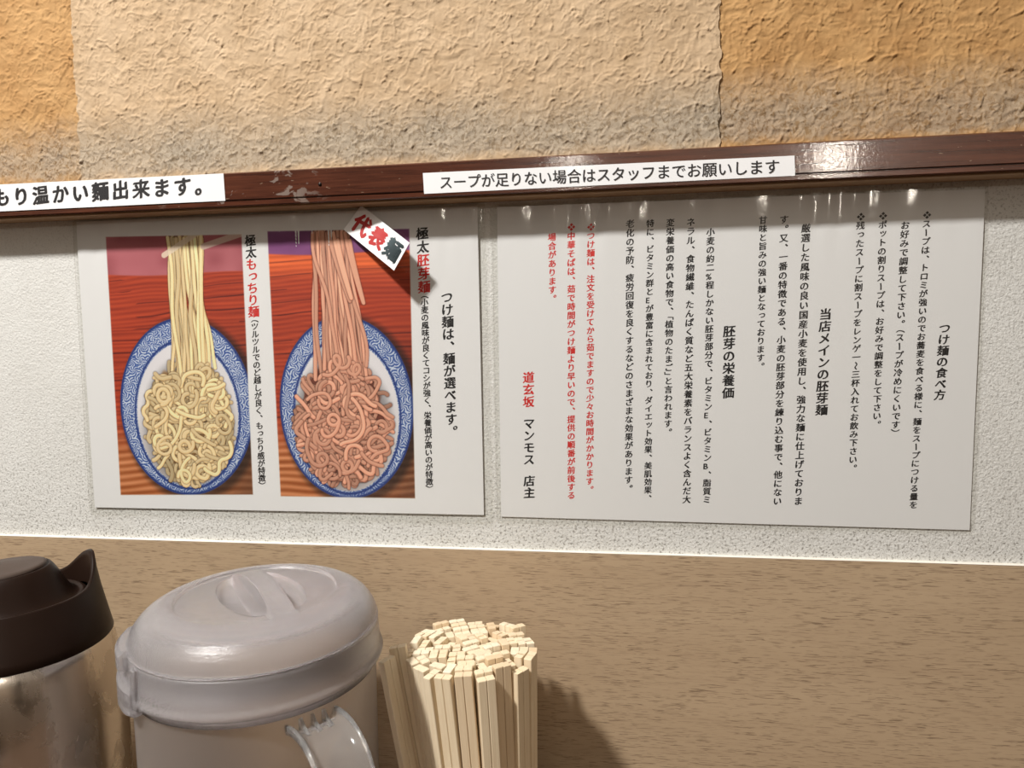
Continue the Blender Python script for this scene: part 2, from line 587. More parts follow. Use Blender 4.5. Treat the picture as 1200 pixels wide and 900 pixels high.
def brush(v, ch, nib, seed, shear=0.07, wob=0.012):
    """printed brush-script look: rising horizontals, slightly uneven strokes"""
    q = v - (0.5, 0.38)
    s = sum(map(ord, ch)) % 97
    q = q + wob * np.stack([np.sin(q[:, 1] * 9 + s), np.sin(q[:, 0] * 8 + s * 1.7)], -1)
    q[:, 1] += shear * q[:, 0]
    q[:, 0] += 0.03 * q[:, 1]
    return q


def put(ink, ch, ctr, ex, ez, em, place, off=0.0, nib=((0, 0),), vertical=True, style='brush', k=0):
    """one character; ctr (x, z) mm, ex/ez unit vectors along the writing's right and up, place(x, z, layer) -> 3-D point"""
    v, f = glyph(ch, off)
    if len(v) == 0: return
    q = brush(v, ch, nib, k) if style == 'brush' else v - (0.5, 0.38)
    if vertical:
        if ch in ROT: q = np.stack([q[:, 1], -q[:, 0]], -1)
        if ch in '（「': q = q + (0, 0.22)
        if ch in '）」': q = q - (0, 0.22)
        if ch in '、。': q = q + (0.62, 0.58) if style else q
        if ch in SMALL: q = q + (0.09, 0.10)
    for li, (dx, dy) in enumerate(nib if ch != '❖' else ((0, 0),)):
        p = q + (dx, dy)
        x = ctr[0] + em * (p[:, 0] * ex[0] + p[:, 1] * ez[0]); z = ctr[1] + em * (p[:, 0] * ex[1] + p[:, 1] * ez[1])
        ink.add(place(x, z, li), f)


ADV = {'（': 0.55, '）': 0.55, '「': 0.55, '」': 0.55, '　': 0.8}


def column(inks, runs, p0, p1, em_k, place, off, nib, pitch_k=1.0):
    """runs: list of (text, ink key, relative size); p0/p1 pixel at the column's first and last edge"""
    a, b = at(*p0)[[0, 2]], at(*p1)[[0, 2]]
    L = np.hypot(*(b - a)); d = (b - a) / L
    ez = -d; ex = np.array([-d[1], d[0]]) if -d[1] > 0 else np.array([d[1], -d[0]])
    tot = sum(ADV.get(ch, 1.0) * s for t, _, s in runs for ch in t)
    u = L / tot
    pos = 0.0
    k = 0
    for t, key, s in runs:
        for ch in t:
            adv = ADV.get(ch, 1.0) * s * u
            if ch != '　':
                put(inks[key], ch, a + d * (pos + adv / 2), ex, ez, em_k * s * u, place, off, nib, True, 'brush', k)
            pos += adv; k += 1


# ------------------------------------------------------------------ laminated notices
class Sheet:
    def __init__(self, lam, pap, seed, base):
        self.lam = [at(*p)[[0, 2]] for p in lam]; self.pap = [at(*p)[[0, 2]] for p in pap]     # TL TR BR BL
        self.seed, self.base = seed, base
        r = np.random.default_rng(seed)
        self.w = [(r.uniform(0.09, 0.55), r.uniform(0, 6.28), r.uniform(0.5, 1.0)) for _ in range(8)]

    def disp(self, x, z):
        """how far the sheet stands off the wall (mm): it bends back under the rail and ripples there"""
        tl, tr = self.lam[0], self.lam[1]
        zt = tl[1] + (tr[1] - tl[1]) * (x - tl[0]) / (tr[0] - tl[0])
        t = np.clip(zt - z, 0, None)
        d = self.base + (1.0 if self.base > 0.7 else 0.7) * (1 - np.exp(-t / 15.0)) * np.exp(-t / 110.0) + 0.15 * np.clip(t / 1.5, 0, 1)
        rip = sum(a * np.sin(k * x + p + 0.02 * t) for k, p, a in self.w) / 3.0 * (0.25 + np.sin(0.021 * x + self.seed) ** 2 * 1.1)
        d = d + 0.42 * 1.3 * rip * np.exp(-(t / 24.0) ** 1.5) * np.clip((t + 1) / 5.0, 0, 1)
        return np.maximum(d, self.base)

    def place(self, extra):
        def f(x, z, li=0):
            return np.stack([x, -(self.disp(x, z) + extra + 0.012 * li), z], -1)
        return f

    def quad(self, q, nu, nv, extra, radius=0.0):
        u = np.linspace(0, 1, nu); v = np.linspace(0, 1, nv)
        U, Vv = np.meshgrid(u, v, indexing='ij')
        tl, tr, br, bl = q
        P = ((1 - U)[..., None] * tl + U[..., None] * tr) * (1 - Vv)[..., None] + ((1 - U)[..., None] * bl + U[..., None] * br) * Vv[..., None]
        if radius:
            # pull the sheet's outline in at the four corners
            W = np.hypot(*(tr - tl)); H = np.hypot(*(bl - tl))
            hx, hy = W / 2, H / 2
            X = (U - 0.5) * W; Y = (Vv - 0.5) * H
            ry = np.clip(np.abs(Y) - (hy - radius), 0, radius)
            lim = hx - (radius - np.sqrt(np.maximum(radius ** 2 - ry ** 2, 0)))
            s = lim / hx
            ctr = (P[nu // 2] * 1.0)[None]
            mid = (P[0] + P[-1])[None] / 2
            P = mid + (P - mid) * s[..., None]
        x, z = P[..., 0], P[..., 1]
        return self.place(extra)(x, z)

    def slab(self, q, nu, nv, front, back, radius=0.0):
        A = self.quad(q, nu, nv, front, radius).reshape(-1, 3); B = self.quad(q, nu, nv, back, radius).reshape(-1, 3)
        F = grid_faces(nu, nv); n = len(A)
        e = [i * nv for i in range(nu)] + [(nu - 1) * nv + j for j in range(1, nv)] + [i * nv + nv - 1 for i in range(nu - 2, -1, -1)] + [j for j in range(nv - 2, 0, -1)]
        side = np.array([(e[i], e[(i + 1) % len(e)], e[(i + 1) % len(e)] + n, e[i] + n) for i in range(len(e))])
        return np.vstack([A, B]), np.vstack([F, F[:, ::-1] + n, side])


NIB = ((-0.036, -0.024), (-0.010, 0.008), (0.036, 0.022), (0.016, -0.014))
NIB_T = ((-0.034, -0.024), (0.0, 0.0), (0.036, 0.022), (0.014, -0.014))


def notice(root, sh):
    V, F = sh.slab(sh.pap, 150, 90, 0.10, 0.0)
    mesh('paper', V, F, M['paper'], root, smooth=False)
    V, F = sh.slab(sh.lam, 320, 120, 0.34, 0.24, 3.0)
    o = mesh('laminate', V, F, M['laminate'], root, smooth=True)
    o['label'] = 'clear glossy laminate film with a see-through border'
    # the film's heat-sealed rim catches light as a thin raised line
    return o


left = Sheet([(86.7, 257.3), (569.0, 235.6), (578.7, 614.5), (106.5, 602.5)],
             [(91, 260.4), (560, 241.8), (567.5, 602.9), (112.5, 594)], 3, 0.9)
right = Sheet([(574.0, 240.0), (1157.5, 209.8), (1140.8, 625.5), (581.2, 612.7)],
              [(582.7, 242.8), (1153.5, 222), (1135.5, 620.8), (587.5, 605)], 8, 0.5)
la, ra = at(340, 430), at(860, 420)
root_l = thing('laminated_poster', (la[0], 0, la[2]), 'laminated poster with two noodle photographs, left of the all-text notice', 'poster')
root_r = thing('laminated_notice', (ra[0], 0, ra[2]), 'laminated white notice covered in columns of black and red writing', 'notice')
notice(root_l, left); notice(root_r, right)

# right notice: the writing, right to left
ink = {'k': Ink(), 'r': Ink()}
pl = right.place(0.115)
T = [
    ([('つけ麺の食べ方', 'k', 1)], (1106.5, 378), (1100, 469), 0.99),
    ([('❖スープは、トロミが強いのでお蕎麦を食べる様に、麺をスープにつける量を', 'k', 1)], (1085.5, 247), (1069.5, 596), 0.95),
    ([('お好みで調整して下さい。（スープが冷めにくいです）', 'k', 1)], (1060, 259), (1048.5, 508), 0.95),
    ([('❖ポットの割りスープは、お好みで調整をして下さい。', 'k', 1)], (1034, 248), (1026.5, 502), 0.95),
    ([('❖残ったスープに割スープをレンゲ一〜三杯入れてお飲み下さい。', 'k', 1)], (1008, 249), (998.5, 553), 0.95),
    ([('当店メインの胚芽麺', 'k', 1)], (967, 361), (962, 487), 0.99),
    ([('厳選した風味の良い国産小麦を使用し、強力な麺に仕上げておりま', 'k', 1)], (944, 262), (935, 592), 0.95),
    ([('す。又、一番の特徴である、小麦の胚芽部分を練り込む事で、他にない', 'k', 1)], (918.5, 252), (910.5, 592), 0.95),
    ([('甘味と旨みの強い麺となっております。', 'k', 1)], (894, 253), (890.5, 434), 0.95),
    ([('胚芽の栄養価', 'k', 1)], (854.5, 381), (853, 467), 0.99),
    ([('小麦の約二%程しかない胚芽部分で、ビタミンE、ビタミンB、脂質ミ', 'k', 1)], (832.5, 267), (828, 590), 0.95),
    ([('ネラル、食物繊維、たんぱく質など五大栄養素をバランスよく含んだ大', 'k', 1)], (809.5, 255), (804.5, 590), 0.95),
    ([('変栄養価の高い食物で、「植物のたまご」と言われます。', 'k', 1)], (785.5, 256), (782.5, 511), 0.95),
    ([('特に、ビタミン群とEが豊富に含まれており、ダイエット効果、美肌効果、', 'k', 1)], (762, 257), (759, 588), 0.95),
    ([('老化の予防、疲労回復を良くするなどのさまざまな効果があります。', 'k', 1)], (738.5, 257), (736.5, 577), 0.95),
    ([('❖つけ麺は、注文を受けてから茹でますので少々お時間がかかります。', 'r', 1)], (692.5, 261), (691, 578), 0.95),
    ([('❖中華そばは、茹で時間がつけ麺より早いので、提供の順番が前後する', 'r', 1)], (669.5, 261), (669.5, 585), 0.95),
    ([('場合があります。', 'r', 1)], (647, 273), (647.5, 355), 0.95),
    ([('道玄坂', 'r', 1), ('　', 'k', 1), ('マンモス', 'k', 1), ('　', 'k', 1), ('店主', 'k', 1)], (619.5, 435), (620.5, 584), 0.97),
]
for runs, p0, p1, ek in T: column(ink, runs, p0, p1, ek, pl, 0.0, NIB)
ink['k'].build('lettering', M['ink'], root_r, 'columns of black brush-style writing')
ink['r'].build('lettering', M['red_ink'], root_r, 'columns of red brush-style writing')

# left poster: the writing
ink = {'k': Ink(), 'r': Ink()}
pl = left.place(0.13)
column(ink, [('極太', 'k', 1), ('もっちり麺', 'r', 1.0)], (294.5, 275), (299, 372), 1.03, pl, 0.0, NIB_T)
column(ink, [('（ツルツルでのど越しが良く、もっちり感が特徴）', 'k', 1)], (299.5, 373), (308.5, 569), 1.05, pl, 0.0, NIB)
column(ink, [('極太', 'k', 1), ('胚芽麺', 'r', 1)], (495.5, 266), (498, 344), 0.98, pl, 0.0, NIB_T)
column(ink, [('（小麦の風味が良くてコシが強く、栄養価が高いのが特徴）', 'k', 1)], (498, 345), (504, 573), 1.05, pl, 0.0, NIB)
column(ink, [('つけ麺は、麺が選べます。', 'k', 1)], (524, 341), (530, 512), 1.02, pl, 0.0, NIB_T)
ink['k'].build('lettering', M['ink'], root_l, 'columns of black brush-style writing')
ink['r'].build('lettering', M['red_ink'], root_l, 'red brush-style writing naming each noodle')


# ------------------------------------------------------------------ the two printed photographs on the left poster
def raster_noodles(W, H, px, spec, seed):
    """colours a print of W x H mm; returns an (ny, nx, 3) sRGB image"""
    r = np.random.default_rng(seed)
    nx, ny = int(W / px), int(H / px)
    x = (np.arange(nx) + 0.5) / nx; y = (np.arange(ny) + 0.5) / ny
    Xn, Yn = np.meshgrid(x, y)                      # 0..1, y down
    XM, YM = Xn * W, Yn * H
    g = lambda sx, sy, s: vnoise(XM / sx, YM / sy, s)
    # wooden table
    warp = YM + 2.0 * g(30, 20, seed) + 0.05 * XM
    grain = np.sin(warp * 1.9 + 2.2 * g(60, 5, seed + 1)) * 0.5 + 0.35 * g(30, 1.2, seed + 2) + 0.3 * g(50, 3, seed + 3)
    wood = np.array([170, 58, 30.]) + grain[..., None] * np.array([26, 15, 9.])
    line = np.exp(-((np.mod(warp / 9.0, 1) - 0.5) / 0.045) ** 2) * (g(40, 9, seed + 7) > -0.1)
    wood -= line[..., None] * np.array([70, 34, 16.])
    low = sstep(0.66, 0.86, Yn)[..., None]
    wood = wood * (1 - low) + (np.array([186, 112, 66.]) + 26 * np.sin(warp * 1.15)[..., None] + 12 * g(30, 2, seed + 9)[..., None]) * low
    wood *= (1 - 0.35 * sstep(0.62, 1.0, Xn) * sstep(0.25, 0.6, Yn))[..., None] 
    if spec['orange']: wood += (np.exp(-((Yn - 0.115) / 0.05) ** 2))[..., None] * np.array([60, 45, 20.])
    img = wood
    top = spec['band'] + 0.006 * np.sin(Xn * 5)
    bandc = np.array(spec['bandc']) + 14 * g(12, 9, seed + 4)[..., None]
    m = sstep(0.004, -0.004, Yn - top)[..., None]
    img = img * (1 - m) + bandc * m
    # plate
    def ell(c, a):
        return np.sqrt(((Xn - c[0]) / a[0]) ** 2 + ((Yn - c[1]) / a[1]) ** 2)
    eo, ei = ell(*spec['outer']), ell(*spec['inner'])
    sh = sstep(1.10, 0.98, ell((spec['outer'][0][0] + 0.03, spec['outer'][0][1] + 0.012), spec['outer'][1]))[..., None]
    img = img * (1 - 0.55 * sh)
    rim = np.array([205, 216, 232.]) + 8 * g(8, 8, seed + 5)[..., None]
    wxx = XM + 2.6 * g(4, 4, seed + 11); wyy = YM + 2.6 * g(4, 4, seed + 12)
    sw = np.sin(13.0 * vnoise(wxx / 4.6, wyy / 4.6, seed + 13) + 2.1 * np.hypot(wxx - W * .5, wyy - H * .6))
    cs = 6.4
    best = np.full(XM.shape, 1e9); TH = np.zeros(XM.shape); SG = np.zeros(XM.shape)
    for i in range(-1, int(W / cs) + 2):
        for j in range(-1, int(H / cs) + 2):
            cx_, cy_ = (i + r.uniform(0.15, 0.85)) * cs, (j + r.uniform(0.15, 0.85)) * cs; sg = 1 if r.random() < 0.5 else -1
            d = np.hypot(XM - cx_, YM - cy_); u_ = d < best
            best = np.where(u_, d, best); TH = np.where(u_, np.arctan2(YM - cy_, XM - cx_), TH); SG = np.where(u_, sg, SG)
    sw = np.sin(7 * TH + SG * (2.4 * best + 1.2 * g(3, 3, seed + 15))) + 0.25
    pat = sstep(-0.3, 0.3, sw + 0.5 * g(1.2, 1.2, seed + 14))[..., None]
    rim = rim * (1 - 0.88 * pat) + np.array([38, 74, 150.]) * 0.88 * pat
    edge = (np.exp(-((eo - 0.985) / 0.02) ** 2) + np.exp(-((ei - 1.03) / 0.018) ** 2))[..., None]
    rim = rim * (1 - np.clip(edge, 0, 1)) + np.array([24, 50, 120.]) * np.clip(edge, 0, 1)
    mo = sstep(1.005, 0.99, eo)[..., None]
    img = img * (1 - mo) + rim * mo
    inner = np.array([228, 226, 230.]) - 46 * (sstep(0.75, 1.0, ei) * sstep(-0.3, 0.9, (Yn - spec['inner'][0][1]) / spec['inner'][1][1]))[..., None] * np.array([0.7, 0.8, 0.9]) + 5 * g(25, 25, seed + 6)[..., None]
    mi = sstep(1.01, 0.985, ei)[..., None]
    img = img * (1 - mi) + inner * mi
    # soft shade under the pile
    ep = ell(spec['pile'][0], (spec['pile'][1][0] * 1.12, spec['pile'][1][1] * 1.12))
    img = img * (1 - 0.35 * sstep(1.05, 0.8, ep)[..., None] * mi)
    cd, cm, cl = [np.array(c, float) for c in spec['noodle']]

    def strand(P, w, tone):
        lo, hi = P.min(0) - w, P.max(0) + w
        i0, i1 = max(int(lo[0] / px), 0), min(int(hi[0] / px) + 1, nx); j0, j1 = max(int(lo[1] / px), 0), min(int(hi[1] / px) + 1, ny)
        if i1 <= i0 or j1 <= j0: return
        gx, gy = XM[j0:j1, i0:i1], YM[j0:j1, i0:i1]
        best = np.full(gx.shape, 1e9); side = np.zeros(gx.shape)
        for a, b in zip(P[:-1], P[1:]):
            d = b - a; L2 = d @ d + 1e-9
            t = np.clip(((gx - a[0]) * d[0] + (gy - a[1]) * d[1]) / L2, 0, 1)
            ex, ey = gx - a[0] - t * d[0], gy - a[1] - t * d[1]
            q = np.hypot(ex, ey)
            up = q < best
            best = np.where(up, q, best); side = np.where(up, -(ex * 0.45 + ey * 0.9) / (w / 2), side)
        s = best / (w / 2)
        lit = np.clip(0.55 + 0.45 * side, 0, 1) * sstep(1.0, 0.55, s)
        col = cm + (cl - cm) * lit[..., None]
        col = col + (cd - col) * (sstep(0.72, 1.0, s) * np.clip(0.75 - 0.35 * side, 0, 1))[..., None]
        col = col * tone
        shd = sstep(1.75, 0.9, s)[..., None] * 0.28
        sub = img[j0:j1, i0:i1]
        sub *= (1 - shd * (s > 1)[..., None])
        mk = sstep(1.08, 0.92, s)[..., None]
        img[j0:j1, i0:i1] = sub * (1 - mk) + col * mk

    pc, pr = np.array(spec['pile'][0]) * (W, H), np.array(spec['pile'][1]) * (W, H)
    w0 = spec['w']
    base = ell(spec['pile'][0], spec['pile'][1])
    mk = sstep(1.0, 0.9, base + 0.08 * g(5, 5, seed + 20))[..., None]
    img = img * (1 - mk) + cd * 0.75 * mk
    def pile_noodle(k, lowonly):
        rr = math.sqrt(r.random()) * 0.97; th = r.random() * 2 * PI
        if lowonly: th = 0.5 * PI + (th - PI) * 0.86; rr = 0.25 + 0.75 * rr
        p = pc + pr * rr * np.array([math.cos(th) * (0.80 + 0.2 * math.sin(th)), math.sin(th)])
        h = r.random() * 2 * PI; cur = r.normal(0, 0.12)
        P = [p]
        for s_ in range(int(r.integers(14, 38))):
            cur += r.normal(0, 0.045); cur = np.clip(cur, -0.27, 0.27); h += cur * 1.3
            p = p + 1.3 * np.array([math.cos(h), math.sin(h)])
            e = np.hypot(*((p - pc) / pr))
            if e > 1.0:
                inward = math.atan2(*(pc - p)[::-1]); h += 0.55 * math.sin(inward - h)
                if e > 1.1: break
            P.append(p)
        if len(P) > 2: strand(np.array(P), w0 * r.uniform(0.85, 1.12), r.uniform(0.86, 1.06) * (0.80 + 0.24 * k / spec['n']))
    nb = int(spec['n'] * 0.66)
    for k in range(nb): pile_noodle(k, False)
    for k in range(spec['ns']):
        t = np.linspace(0, 1, 26)
        a0 = r.uniform(-1, 1); a1 = np.clip(a0 * 0.7 + r.normal(0, 0.35), -1.1, 1.1)
        top_x, bot_x = spec['s_top'], spec['s_bot']
        ye = r.uniform(*spec['s_end'])
        ys = spec['s_y0'] + r.uniform(0, 0.012)
        xa = top_x[0] + a0 * top_x[1]; xb = bot_x[0] + a1 * bot_x[1]
        xx = xa + (xb - xa) * sstep(0.0, 1.0, t) + 0.012 * np.sin(t * r.uniform(3, 7) + r.uniform(0, 6)) + 0.006 * np.sin(t * r.uniform(8, 14) + r.uniform(0, 6))
        yy = ys + (ye - ys) * t
        strand(np.stack([xx * W, yy * H], -1), w0 * r.uniform(0.8, 1.05), r.uniform(0.86, 1.12))
    for k in range(spec.get('loops', 0)):
        xl = spec['s_top'][0] + r.uniform(-1, 1) * spec['s_top'][1]; sgn = 1 if r.random() < 0.6 else -1
        t = np.linspace(0, 1, 26); ln = r.uniform(0.10, 0.27)
        xx = xl + sgn * 0.11 * np.sin(t * PI) * r.uniform(0.4, 1.1) + 0.03 * t; yy = spec['s_y0'] + 0.01 + ln * np.sin(t * PI * 0.98) ** 0.8
        strand(np.stack([xx * W, yy * H], -1), w0 * 0.95, r.uniform(0.9, 1.1))
    for k in range(nb, spec['n']): pile_noodle(k, True)
    for P, w, c in spec.get('sticks', []):
        P = np.array(P) * (W, H)
        lo = [np.hypot(XM - (a + (b - a) * q)[0], YM - (a + (b - a) * q)[1]) for a, b in [(P[0], P[1])] for q in np.linspace(0, 1, 60)]
        d = np.min(lo, 0)
        mk = sstep(w / 2 + 0.3, w / 2 - 0.3, d)[..., None] * 0.9
        img = img * (1 - mk) + np.array(c, float) * mk
    # the printed picture fades softly into the paper at its edge
    ed = np.minimum(np.minimum(XM, W - XM), np.minimum(YM, H - YM))
    f = sstep(0.0, 1.1, ed)[..., None]
    img = img * f + np.array([226, 225, 222.]) * (1 - f)
    return np.clip(img, 4, 245)


def photo_print(sh, q, root, spec, seed, label):
    q = [at(*p)[[0, 2]] for p in q]
    W = np.hypot(*(q[1] - q[0])); H = np.hypot(*(q[3] - q[0]))
    img = raster_noodles(W, H, 0.32, spec, seed)
    ny, nx, _ = img.shape
    U, Vv = np.meshgrid((np.arange(nx)) / (nx - 1), (np.arange(ny)) / (ny - 1))
    P = ((1 - U)[..., None] * q[0] + U[..., None] * q[1]) * (1 - Vv)[..., None] + ((1 - U)[..., None] * q[3] + U[..., None] * q[2]) * Vv[..., None]
    V = sh.place(0.115)(P[..., 0].ravel(), P[..., 1].ravel())
    o = mesh('photo_print', V, grid_faces(ny, nx)[:, ::-1], M['print'], root, cols=(lin(img.reshape(-1, 3)) * 0.95))
    o['label'] = label
    return o


spec1 = dict(band=0.145, bandc=(172, 92, 100), orange=False, outer=((0.535, 0.655), (0.495, 0.345)), inner=((0.54, 0.685), (0.375, 0.280)),
             pile=((0.545, 0.715), (0.315, 0.232)), noodle=((206, 152, 90), (240, 206, 146), (255, 238, 196)), w=2.9, n=230, ns=34,
             s_top=(0.575, 0.125), s_bot=(0.60, 0.16), s_end=(0.50, 0.72), s_y0=0.005, loops=0,
             sticks=[([(0.43, 0.075), (0.66, 0.0)], 4.0, (232, 214, 190)), ([(0.72, 0.045), (0.99, 0.0)], 4.5, (214, 190, 176))])
spec2 = dict(band=0.085, bandc=(128, 70, 124), orange=True, outer=((0.515, 0.66), (0.485, 0.345)), inner=((0.52, 0.69), (0.375, 0.285)),
             pile=((0.49, 0.715), (0.335, 0.232)), noodle=((150, 74, 54), (218, 146, 118), (246, 194, 166)), w=2.9, n=230, ns=38,
             s_top=(0.45, 0.125), s_bot=(0.50, 0.17), s_end=(0.48, 0.70), s_y0=0.003, loops=3)
photo_print(left, [(125.6, 277.5), (285, 274.5), (298, 579.5), (142.5, 580)], root_l, spec1, 51, 'printed photograph of pale yellow noodles lifted from a blue rimmed plate')
photo_print(left, [(314.3, 271), (481, 268), (487.5, 584), (329.5, 581.5)], root_l, spec2, 77, 'printed photograph of reddish brown noodles lifted from a blue rimmed plate')

# ------------------------------------------------------------------ small tilted card hanging in front of the poster
cq = [at(423.3, 240.7, -4.0), at(480.0, 284.5, -21.0), at(461.8, 317.2, -19.0), at(402.8, 269.2, -5.0)]       # TL TR BR BL
card = thing('hanging_card', cq[0], 'small white card tilted to the right with large red characters', 'card')


def card_pt(u, v, lift=0.0):
    p = (cq[0] * (1 - u) + cq[1] * u) * (1 - v) + (cq[3] * (1 - u) + cq[2] * u) * v
    nrm = np.cross(cq[1] - cq[0], cq[3] - cq[0]); nrm /= np.linalg.norm(nrm)
    if nrm[1] > 0: nrm = -nrm
    return p + nrm * (lift + 1.1 * (1 - (2 * u - 1) ** 2) * -1)


nu, nv = 24, 8
A = np.array([card_pt(i / (nu - 1), j / (nv - 1), 0.15) for i in range(nu) for j in range(nv)])
B = np.array([card_pt(i / (nu - 1), j / (nv - 1), -0.15) for i in range(nu) for j in range(nv)])
Fg = grid_faces(nu, nv); nn = nu * nv
e = [i * nv for i in range(nu)] + [(nu - 1) * nv + j for j in range(1, nv)] + [i * nv + nv - 1 for i in range(nu - 2, -1, -1)] + [j for j in range(nv - 2, 0, -1)]
side = np.array([(e[i], e[(i + 1) % len(e)], e[(i + 1) % len(e)] + nn, e[i] + nn) for i in range(len(e))])
fix_normals(mesh('card_sheet', np.vstack([A, B]), np.vstack([Fg, Fg[:, ::-1] + nn, side]), M['label'], card))
cw = np.linalg.norm(cq[1] - cq[0]); ch_ = np.linalg.norm(cq[3] - cq[0])
ik, fo = Ink(), Ink()
cpl = lambda x, z, li=0: np.array([card_pt(a / cw, 0.5 - b / ch_, 0.2 + 0.012 * li) for a, b in zip(x, z)])
for i, (c_, kx) in enumerate((('代', 0.19), ('表', 0.51), ('麺', 0.82))):
    put(ik if i < 2 else fo, c_, (kx * cw, 0.0), (1, 0), (0, 1), ch_ * 0.70, cpl, 0.0, ((-0.055, 0), (0.055, 0), (0, 0.05), (0, -0.05), (0, 0)), False, 'plain')
ik.build('lettering', M['dark_red_ink'], card, 'two thick red characters')
fo.build('lettering', M['foil'], card, 'shiny blue silver foil character')

# ------------------------------------------------------------------ paper strips stuck on the rail
YR = -21.0


def strip(name, corners, label, cat, curl=0.0):
    q = [at(*p, YR - 0.2) for p in corners]
    root = thing(name, q[3], label, cat)
    nu = 40
    V = []
    for y in (-0.22, -0.02):
        for i in range(nu):
            u = i / (nu - 1)
            for v in (0, 1):
                p = (q[0] * (1 - u) + q[1] * u) * (1 - v) + (q[3] * (1 - u) + q[2] * u) * v
                lift = curl * (0.25 * math.sin(u * 21) * (1 - v) + 0.2 * math.sin(u * 9 + 1) * v)
                V.append((p[0], YR + y - max(lift, 0), p[2]))
    F = grid_faces(nu, 2); n = nu * 2
    e = [i * 2 for i in range(nu)] + [i * 2 + 1 for i in range(nu - 1, -1, -1)]
    sd = np.array([(e[i], e[(i + 1) % len(e)], e[(i + 1) % len(e)] + n, e[i] + n) for i in range(len(e))])
    fix_normals(mesh('paper_strip', np.array(V), np.vstack([F, F[:, ::-1] + n, sd]), M['label'], root))
    return root, q


def write_row(root, text, p0, p1, em_k, off, nib, style, mat):
    a, b = at(*p0, YR - 0.2)[[0, 2]], at(*p1, YR - 0.2)[[0, 2]]
    L = np.hypot(*(b - a)); d = (b - a) / L; up = np.array([-d[1], d[0]])
    u = L / len(text)
    ink = Ink()
    pl = lambda x, z, li=0: np.stack([x, np.full_like(x, YR - 0.52 - 0.012 * li), z], -1)
    for i, c_ in enumerate(text):
        ctr = a + d * u * (i + 0.5)
        put(ink, c_, ctr, d, up, em_k * u, pl, off, nib, False, style, i)
    return ink.build('lettering', mat, root)


rs, _ = strip('paper_strip_sign', [(-60, 219.2), (262, 203.2), (264, 235.2), (-60, 250.6)],
              'white paper strip with bold brush writing at the left end of the rail', 'sign', 1.0)
write_row(rs, 'もり温かい麵出来ます。', (-9, 231.6), (251, 216.2), 0.86, 0.0, NIB, 'brush', M['ink'])
rs2, _ = strip('paper_strip_sign', [(495.5, 202.8), (931, 182.4), (931.8, 205.8), (497, 227.2)],
               'white paper strip with thin black print at the middle of the rail', 'sign', 0.3)
write_row(rs2, 'スープが足りない場合はスタッフまでお願いします', (514.5, 214), (914, 194.8), 1.0, 0.0, ((-0.010, 0), (0.010, 0)), 'plain', M['ink'])

# nail in the rail
p = at(375, 216, YR)
V, F = lathe([(0.01, 0.9), (0.7, 0.75), (1.1, 0.35), (1.2, 0.0), (0.5, -0.6), (0.01, -0.8)], 20)
V = np.stack([V[:, 0] + p[0], YR - V[:, 2], V[:, 1] + p[2]], -1)
tag(fix_normals(mesh('nail', V, F, M['nail'], smooth=True)), 'small dark nail head in the rail between the two paper strips', 'nail')

ZC = -395.0        # counter top
# ------------------------------------------------------------------ frosted water pitcher
PX, PY, PR = -196.0, -120.0, 63.5
pit = thing('water_pitcher', (PX, PY, ZC), 'frosted clear plastic water pitcher with a domed lid, between the steel jug and the chopsticks', 'pitcher')
# body: outer wall, floor, inner wall
outer = [(0.05, ZC + 0.3), (50, ZC + 0.3), (57, ZC + 2), (60, ZC + 7), (61.0, -330), (62.2, -240), (62.6, -186), (62.6, -160)]
inner = [(60.4, -160), (60.4, -186), (60.0, -240), (58.8, -330), (57.5, ZC + 10), (54, ZC + 5), (48, ZC + 3.4), (0.05, ZC + 3.4)]
V, F = lathe(outer + inner, 128, PX, PY)
fix_normals(mesh('body', V, F, M['frost_body'], pit, smooth=True))
# collar band with a bead at its lower edge
cprof = [(62.65, -160.3), (64.0, -160.2), (64.5, -160.9), (64.5, -162.5), (65.3, -174), (65.5, -175.2), (66.4, -176.2), (66.8, -177.6), (66.2, -179), (64.4, -180.0), (63.2, -181.6), (62.65, -184), (62.65, -160.3)]
V, F = lathe(cprof, 128, PX, PY)
fix_normals(mesh('collar', V, F, M['frost'], pit, smooth=True))


# lid: height field over a disc, the grip bar and finger scoops in it
def lid_top(x, y):
    """local mm, camera-facing side is -y; returns z"""
    r = np.hypot(x, y)
    rr = np.array([0, 20, 36, 44, 49, 53, 56.5, 59.5, 61.8, 63.2, 63.9, 64.1])
    zz = np.array([-141.3, -141.3, -141.4, -141.9, -142.9, -144.4, -146.5, -149.2, -152.3, -155.2, -157.2, -158.4])
    z = np.interp(r, rr, zz)
    z = z - 1.7 * sstep(42.5, 40.8, r)
    a = math.radians(-46)                                   # direction of the grip bar
    u = x * math.cos(a) + y * math.sin(a); v = -x * math.sin(a) + y * math.cos(a) - 2.0
    for s in (-1, 1):
        e = np.sqrt(((u + 1.0) / 33.0) ** 2 + ((v - s * 8.0) / 13.0) ** 2)
        side_wall = sstep(5.9, 7.0, s * v)
        z = z - (9.0 if s < 0 else 4.5) * np.clip(1 - e ** 2, 0, 1) ** 0.45 * side_wall
    ub = u - 3.0
    bar = sstep(7.0, 5.6, np.abs(v)) * sstep(46, 38, np.abs(ub))
    z = z + bar * (0.6 + 8.0 * np.clip(1 - (ub / 42.0) ** 2, 0, 1))
    return z


nr, na = 90, 420
rads = np.concatenate([np.linspace(0.05, 48, 130), np.linspace(48.5, 64.1, 40)])
ang = np.linspace(0, 2 * PI, na, endpoint=False)
X = np.outer(np.cos(ang), rads); Y = np.outer(np.sin(ang), rads)
Z = lid_top(X, Y)
